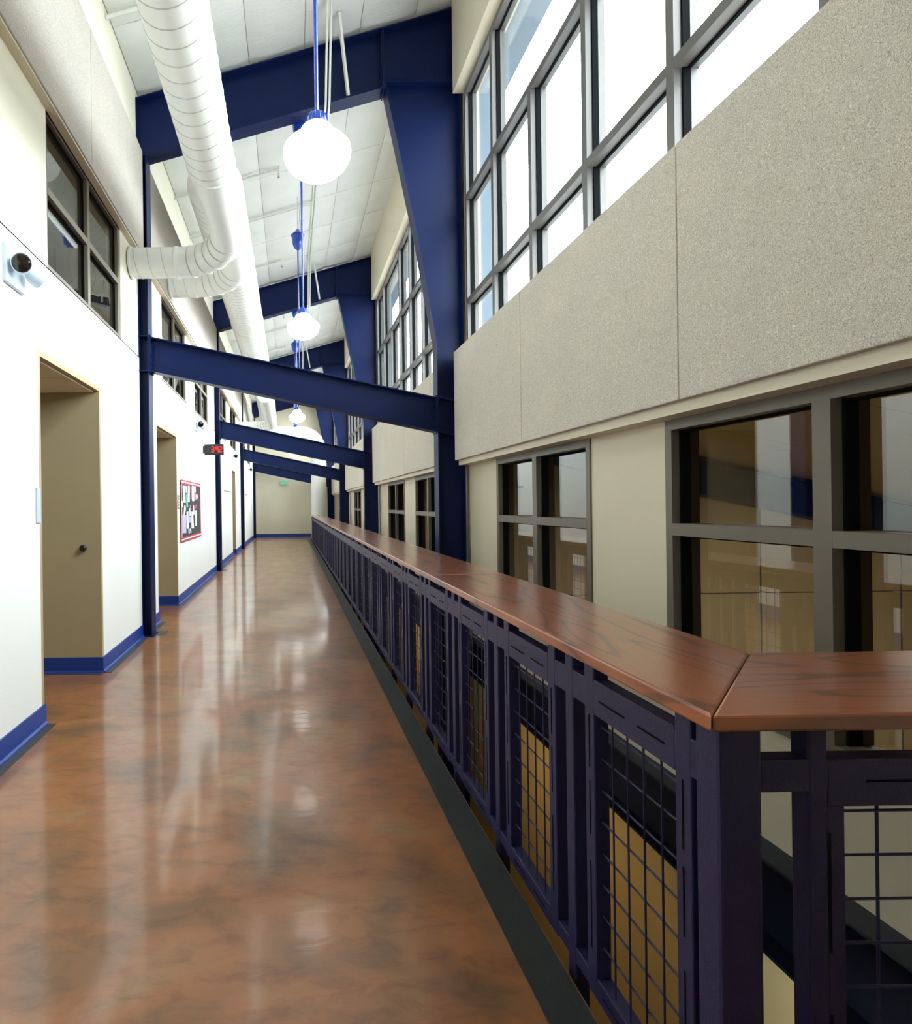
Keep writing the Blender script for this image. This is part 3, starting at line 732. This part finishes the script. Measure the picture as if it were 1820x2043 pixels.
MB().tube([(1.25, 25.65+.0, 3.87), (1.25, 25.9, 0)], r3, 32).build('duct_pipe', M['duct'], dc, True)
duct_into_wall('', '', -.592, 4.19, .188, .165, 14.2, 17.9, 18.6, 19.85, .60, XL, dc)
MB().tube([(-.592, 14.6, 4.36), (-.80, 14.6, 5.06)], .12, 24).build('duct_riser', M['duct'], dc, True)

# ------------------------------------------------------------------ pendant lamps
def lamp(y, zc, label, hang):
    x = .182; t = thing('pendant_lamp', label, 'lamp', (x, y, zc-.2), 'schoolhouse pendant lamps down the walkway')
    T = Matrix.Translation((x, y, zc))
    prof = [(.0, -.150), (.03, -.151), (.052, -.150), (.060, -.147), (.10, -.135), (.140, -.109), (.172, -.079), (.192, -.043), (.200, -.005), (.196, .022), (.178, .042), (.150, .058), (.120, .068), (.104, .073), (.101, .080), (.105, .096), (.101, .116), (.089, .137), (.072, .152), (0.0, .155)]
    MB().lathe(prof, T, 40).build('globe', M['globe'], t, True, ang=60)
    MB().lathe([(.0, .147), (.075, .146), (.075, .156), (.069, .160), (.064, .190), (.052, .214), (.030, .227), (.014, .230), (.0, .230)], T, 28).build('fitter', M['lamp_blue'], t, True)
    m = MB()
    for q in range(14):
        a = 2*PI*q/14; c, s_ = math.cos(a), math.sin(a)
        m.tube([(x+c*.070, y+s_*.070, zc+.158), (x+c*.065, y+s_*.065, zc+.190), (x+c*.053, y+s_*.053, zc+.214)], .0035, 5)
    m.build('fitter_rib', M['lamp_blue'], t, True)
    MB().tube([(x+.055*math.cos(2*PI*q/28), y+.055*math.sin(2*PI*q/28), zc-.1505) for q in range(28)], .0022, 6, closed=True).build('globe_ring', M['pipe'], t, True)
    zt = 5.92
    MB().tube([(x, y, zc+.225), (x, y, zt)], .0115, 14).build('stem', M['lamp_blue'], t, True)
    zcol = zc+.25+(zt-zc-.25)*.44
    MB().tube([(x, y, zcol), (x, y, zcol+.16)], .0155, 14).build('stem_sleeve', M['lamp_blue'], t, True)
    MB().lathe([(.0, -.01), (.016, -.01), (.036, .002), (.064, .03), (.083, .07), (.095, .12), (.101, .18), (.102, .225), (.116, .232), (.118, .25), (.105, .262), (.07, .285), (.04, .325), (.018, .35), (0, .355)], Matrix.Translation((x, y, zt)), 32).build('canopy', M['lamp_blue'], t, True)
    MB().tube([(x, y, zt+.35), (x, y, zt+.47)], .006, 8).build('hanger_rod', M['chrome'], t, True)
    zz = zt+.47; top = cz(x)+.02
    MB().tube([(x, y+.018*math.cos(a_), zz+.018+.018*math.sin(a_)) for a_ in [2*PI*q/14 for q in range(14)]], .004, 6, closed=True).build('hook', M['chrome'], t, True)
    MB().tube([(x, y, zz+.036), (x, y, top)], .005, 8).build('hook', M['chrome'], t, True)
LY = [3.42, 7.08, 10.1, 13.84, 16.9, 20.6, 23.7]
ll = ['lit opal globe lamp on a blue stem, largest and nearest the camera',
      'second largest lit opal globe lamp, in front of the second blue frame',
      'opal globe lamp behind the nearest tie beam, only its blue cap showing',
      'lit opal globe lamp just below the nearest tie beam, the larger of the two there',
      'lit opal globe lamp seen directly under another one, above the second tie beam',
      'opal globe lamp hidden behind the second tie beam, down the walkway',
      'small lit opal globe lamp between the second and third tie beams, farthest from the camera']
for y, l in zip(LY, ll): lamp(y, 3.565 if y < 5 else 3.66 if y < 8 else 3.60, l, True)

# ------------------------------------------------------------------ conduits and sprinkler pipes
for i, x in enumerate((.462, .505)):
    pts = [(x, YB, cz(x)-.02)]
    for y in FY:
        b_ = 6.245+.2706*(x+1.714)-.70-.035
        pts += [(x, y-.75, cz(x)-.02), (x, y-.60, cz(x)-.06), (x, y-.16, b_+.03), (x, y-.08, b_), (x, y+.08, b_), (x, y+.16, b_+.03), (x, y+.42, cz(x)-.04), (x, y+.50, cz(x)-.02)]
    pts = [p for p in pts if p[1] < YE-.02]; pts[-1] = (pts[-1][0], YE-.02, pts[-1][2]) if pts[-1][1] > 27.3 else pts[-1]
    o = MB().tube(pts, .0125, 8).build('ceiling_conduit', M['pipe'], None, True)
    tag(o, ['white conduit along the ceiling, left one of the close pair right of the lamps', 'white conduit along the ceiling, right one of the close pair right of the lamps'][i], 'pipe')
ordw = ['nearest the camera', 'second from the camera', 'third from the camera', 'fourth from the camera', 'fifth from the camera', 'sixth from the camera', 'farthest away']
for i, y in enumerate((5.66, 9.02, 12.42, 15.8, 19.15, 22.5)):
    t = thing('sprinkler_pipe', 'white sprinkler branch pipe crossing the ceiling, '+ordw[i], 'pipe', (-1.7, y, cz(-1.7)-.06))
    m = MB().tube([(-1.735, y, cz(-1.735)-.05), (-.12, y, cz(-.12)-.05)], .021, 12).build('branch_pipe', M['pipe'], t, True)
    m = MB().tube([(-.12, y, cz(-.12)-.13), (-.12, y, cz(-.12)+.0)], .013, 10).build('drop', M['pipe'], t, True)
    MB().lathe([(0, 0), (.016, 0), (.018, .02), (.010, .035), (.010, .05)], Matrix.Translation((-.12, y, cz(-.12)-.17)), 12).build('sprinkler_head', M['chrome'], t, True)
for i, y in enumerate((10.35, 17.1, 23.85)):
    for j, dy in enumerate((0, .09)):
        o = MB().tube([(-1.735, y+dy, cz(-1.735)-.02), (.45, y+dy, cz(.45)-.02)], .0125, 8).build('cross_conduit', M['pipe'], None, True)
        tag(o, ('nearer' if j == 0 else 'farther')+' thin white conduit of the pair crossing the ceiling in the '+['second', 'third', 'fourth'][i]+' bay', 'pipe')

# ------------------------------------------------------------------ emergency lights
def head(parent, c, d, r, lens=True):
    c = Vector(c); d = Vector(d).normalized(); T = Matrix.Translation(c) @ d.to_track_quat('Z', 'Y').to_matrix().to_4x4()
    hd = MB().lathe([(0, -.085), (r*.35, -.085), (r*.62, -.07), (r*.85, -.04), (r*.97, -.005), (r, .0), (r*1.04, .012), (r*.96, .016), (r*.92, .010), (0, .010)], T, 28)
    hd = hd.build('lamp_head', M['plastic'], parent, True)
    T_ = T; MB().lathe([(0, .011), (r*.9, .011), (r*.86, .020), (r*.5, .028), (0, .031)], T, 24).build('lens', M['lens'], hd, True)
    return T
el = ['white twin emergency light high on the near left wall', 'white twin emergency light on the left wall above the bulletin board', 'white twin emergency light on the left wall of the third bay', 'white twin emergency light on the left wall near the end']
for i, y in enumerate((3.67, 10.75, 17.6, 24.2)):
    t = thing('emergency_light', el[i], 'light', (XL, y, 2.89))
    MB().box(XL-.002, y-.13, 2.885, XL+.028, y+.13, 3.125).build('housing', M['plastic'], t, bevel=.006)
    for sg in (-1, 1):
        yy = y+sg*.07
        MB().tube([(XL+.025, yy-.02, 3.03), (XL+.055, yy-.02, 3.03), (XL+.075, yy, 3.02)], .010, 10).build('swivel_arm', M['chrome'], t, True)
        if sg < 0: head(t, (XL+.105, yy-.03, 3.0), (.35, -1, -.22), .060)
        else: head(t, (XL+.115, yy+.03, 2.985), (.55, 1, -.28), .060)

# ------------------------------------------------------------------ clock
t = thing('wall_clock', 'black digital clock with red figures reading 3:42 on the left wall', 'clock', (XL, 11.62, 2.52))
MB().box(-1.70, 11.60, 2.525, -1.318, 11.70, 2.735).build('housing', M['black'], t, bevel=.012)
MB().box(XL-.001, 11.615, 2.56, -1.698, 11.685, 2.70).build('wall_bracket', M['black'], t)
seg = {'3': 'abcdg', '4': 'bcfg', '2': 'abdeg'}
def digit(ch, x, z, w=.052, h=.115, t_=.012):
    m = MB(); y0, y1 = 11.5965, 11.601
    S = {'a': (x, z+h-t_, x+w, z+h), 'd': (x, z, x+w, z+t_), 'g': (x, z+h/2-t_/2, x+w, z+h/2+t_/2), 'f': (x, z+h/2, x+t_, z+h), 'e': (x, z, x+t_, z+h/2), 'b': (x+w-t_, z+h/2, x+w, z+h), 'c': (x+w-t_, z, x+w, z+h/2)}
    for s_ in seg[ch]:
        q = S[s_]; m.box(q[0], y0, q[1], q[2], y1, q[3])
    m.build('figure', M['led'], t)
digit('3', -1.562, 2.573); digit('4', -1.470, 2.573); digit('2', -1.400, 2.573)
MB().box(-1.495, 11.5965, 2.600, -1.483, 11.601, 2.612).box(-1.495, 11.5965, 2.648, -1.483, 11.601, 2.660).build('figure', M['led'], t)

# ------------------------------------------------------------------ bulletin board
t = thing('bulletin_board', 'charcoal bulletin board with a red and white striped border on the left wall', 'board', (XL, 9.13, .93))
BY0, BY1, BZ0, BZ1 = 9.12, 11.10, .955, 1.915
MB().box(XL, BY0, BZ0, XL+.020, BY1, BZ1).build('backing', M['board'], t)
def border(y0, z0, y1, z1, horiz):
    w = .022
    for k, mm in enumerate((M['red'], M['paper'], M['red'])):
        m = MB(); d = k*w-.01
        if horiz:
            s_ = 1 if z0 < 1.4 else -1; za = z0+s_*d; n = 16
            pts = []
            for q in range(n+1):
                yy = y0+(y1-y0)*q/n; pts.append((yy, za-(s_*.006*(q % 2) if k == 0 else 0)))
            poly = pts+[(y1, za+s_*w), (y0, za+s_*w)]
            m.prism(poly, 'x', XL+.019, XL+.0235+.0005*k)
        else:
            s_ = 1 if y0 < 10 else -1; ya = y0+s_*d
            m.box(XL+.019, ya, BZ0+.02, XL+.0235+.0005*k, ya+s_*w, BZ1-.02)
        m.build('border_stripe', mm, t)
border(BY0-.01, BZ0, BY1+.01, BZ0, True); border(BY0-.01, BZ1, BY1+.01, BZ1, True)
border(BY0, 0, BY0, 0, False); border(BY1, 0, BY1, 0, False)
def crop_pt(cx_, cy_, sc=9.1, ox=330, oy=920):
    dx = ox+cx_/sc-580; dy = oy+cy_/sc-1008; a = dx-.013*dy; b = dy+.013*dx; Y = 1165*(XL+.022)/a; return Y, 1.5-b*Y/1165
cut = [  # quads in measured order, colour, label
 ([(280,430),(300,400),(300,560),(285,640)], 'paper', 'narrow white paper cutout at the upper near corner of the bulletin board'),
 ([(315,445),(352,445),(370,755),(325,750)], 'paper', 'wide white paper cutout in the upper row of the board, first beside the near end'),
 ([(366,450),(386,450),(392,600),(372,600)], 'paper', 'slim white paper cutout directly above the teal one on the board'),
 ([(372,580),(400,570),(412,840),(385,830)], 'teal', 'teal paper cutout near the middle of the bulletin board'),
 ([(408,448),(440,448),(440,745),(410,745)], 'paper', 'white paper cutout right beside the teal one, upper row of the board'),
 ([(455,460),(474,460),(476,690),(458,680)], 'pinkp', 'rose paper cutout in the upper row of the board'),
 ([(480,445),(520,450),(522,725),(484,720)], 'paper', 'broad white paper cutout between the two rose ones on the board'),
 ([(526,560),(552,570),(554,710),(528,710)], 'pinkp', 'rose paper cutout toward the far end of the board'),
 ([(526,450),(548,440),(550,560),(530,560)], 'paper', 'short white paper cutout above the far rose one on the board'),
 ([(556,610),(578,600),(588,640),(580,690),(560,690)], 'paper', 'rounded white paper cutout at the far end of the upper row'),
 ([(528,790),(566,790),(568,850),(545,862),(530,850)], 'red', 'red paper cutout at the far end of the board between both rows'),
 ([(290,720),(310,720),(322,830),(300,850)], 'paper', 'small white paper cutout at the near end between both rows of the board'),
 ([(345,800),(362,795),(372,860),(355,985),(330,985)], 'paper', 'pointed white paper cutout standing on the lavender block'),
 ([(308,985),(378,985),(380,1305),(312,1310)], 'lav', 'large lavender paper at the lower near corner of the board'),
 ([(385,920),(415,915),(428,1225),(390,1225)], 'paper', 'white paper cutout in the lower row next to the lavender paper'),
 ([(430,860),(450,850),(460,990),(440,1000)], 'paper', 'small white paper cutout in the lower row above the blue one'),
 ([(432,1010),(464,1010),(466,1120),(436,1120)], 'lav', 'small pale blue paper cutout in the middle of the lower row'),
 ([(472,918),(500,915),(520,1220),(474,1222)], 'paper', 'tall white paper cutout in the middle of the lower row'),
 ([(502,810),(518,800),(526,960),(508,990)], 'paper', 'slim white paper cutout under the red one, between both rows'),
 ([(538,895),(564,895),(568,1175),(545,1175)], 'paper', 'white paper cutout at the far end of the lower row of the board'),
 ([(418,1228),(436,1228),(440,1310),(424,1315)], 'paper', 'small white strip at the bottom of the board, nearer of two'),
 ([(446,1226),(462,1226),(474,1300),(458,1308)], 'paper', 'small white strip at the bottom of the board, farther of two'),
 ([(443,800),(460,790),(462,850),(448,860)], 'pinkp', 'tiny rose paper in the middle of the board'),
]
for poly, c, lab in cut:
    pts = [crop_pt(*p) for p in poly]
    o = MB().prism(pts, 'x', XL+.021, XL+.0235).build('paper_cutout', M[c]); tag(o, lab, 'paper', 'paper cutouts on the bulletin board')

# ------------------------------------------------------------------ small wall things
def plate(name, y0, y1, z0, z1, m, label, cat, extra=None):
    t = thing(name, label, cat, (XL, y0, z0)); MB().box(XL-.001, y0, z0, XL+.010, y1, z1).build('plate', M[m], t, bevel=.002)
    return t
t = plate('room_sign', 8.93, 9.03, 1.46, 1.68, 'signgrey', 'small grey room sign between recess and bulletin board', 'sign')
for q in range(4): MB().box(XL+.009, 8.945, 1.63-q*.045, XL+.0115, 9.015, 1.645-q*.045).build('raised_figure', M['paper'], t)
t = plate('room_sign', 3.96, 4.02, 1.40, 1.64, 'plastic', 'narrow white sign on the near left wall beside the first recess', 'sign')
t = plate('display_rail', 15.2, 17.0, 1.885, 1.925, 'signgrey', 'long thin grey display rail on the left wall in the third bay', 'rail')
t = plate('room_sign', 22.2, 23.1, 1.90, 1.96, 'signgrey', 'small grey sign above the pinned white papers near the end', 'sign')
t = plate('light_switch', 18.6, 18.72, 1.25, 1.42, 'plastic', 'white switch plate on the left wall past the third recess', 'switch')
rnd = random.Random(3)
pl = [((22.2, 1.60), 'top left'), ((22.75, 1.66), 'top middle'), ((23.3, 1.58), 'top right'), ((22.25, 1.30), 'middle left'), ((22.8, 1.36), 'centre'), ((23.4, 1.28), 'middle right'), ((22.4, 1.02), 'lower left'), ((23.0, 1.06), 'lower middle'), ((23.5, .98), 'lower right'), ((22.8, .76), 'bottom')]
for (y, z), w_ in pl:
    a = rnd.uniform(-.25, .25); w2, h2 = .20, .13; pts = []
    for u, v_ in ((-w2, -h2), (w2, -h2), (w2, h2), (-w2, h2)): pts.append((y+u*math.cos(a)-v_*math.sin(a), z+u*math.sin(a)+v_*math.cos(a)))
    o = MB().prism(pts, 'x', XL-.0005, XL+.002+.001*len(w_) % .004).build('pinned_paper', M['paper'])
    tag(o, 'white paper at the '+w_+' of the cluster on the left wall near the end', 'paper', 'papers pinned near the end of the walkway')
# door holder in the first recess
t = thing('door_holder', 'round black door holder on the side of the nearest recess', 'door holder', (-1.884, 5.31, 1.13))
T = Matrix.Translation((-1.884, 5.311, 1.135)) @ Matrix.Rotation(PI/2, 4, 'X')
MB().lathe([(0, 0), (.030, 0), (.030, .008), (.018, .012), (.016, .022), (0, .022)], T, 24).build('base', M['chrome'], t, True)
MB().lathe([(0, .018), (.024, .018), (.030, .026), (.030, .040), (.022, .048), (0, .050)], T, 24).build('bumper', M['black'], t, True)

# exit sign
t = thing('exit_sign', 'green exit sign high on the beige end wall', 'sign', (-.28, YE, 2.45))
MB().box(-.47, YE-.05, 2.46, -.12, YE+.001, 2.68).build('housing', M['plastic'], t, bevel=.005)
MB().box(-.455, YE-.053, 2.475, -.135, YE-.049, 2.665).build('face', M['exit'], t)
def txt(body, loc, size, rot, material, parent, name):
    cu = bpy.data.curves.new(name, 'FONT'); cu.body = body; cu.size = size; cu.extrude = .002; cu.align_x = 'CENTER'; cu.align_y = 'CENTER'
    tmp = bpy.data.objects.new(name, cu); C.objects.link(tmp); dg = bpy.context.evaluated_depsgraph_get()
    me = bpy.data.meshes.new_from_object(tmp.evaluated_get(dg)); bpy.data.objects.remove(tmp)
    me.materials.clear(); me.materials.append(material)
    me.transform(Matrix.Translation(loc) @ Matrix.Rotation(rot[0], 4, 'X'))
    o = bpy.data.objects.new(name, me); C.objects.link(o); o.parent = parent; o.matrix_parent_inverse = parent_inv(parent); return o
txt('EXIT', (-.295, YE-.055, 2.57), .15, (PI/2, 0, 0), M['paper'], t, 'lettering')
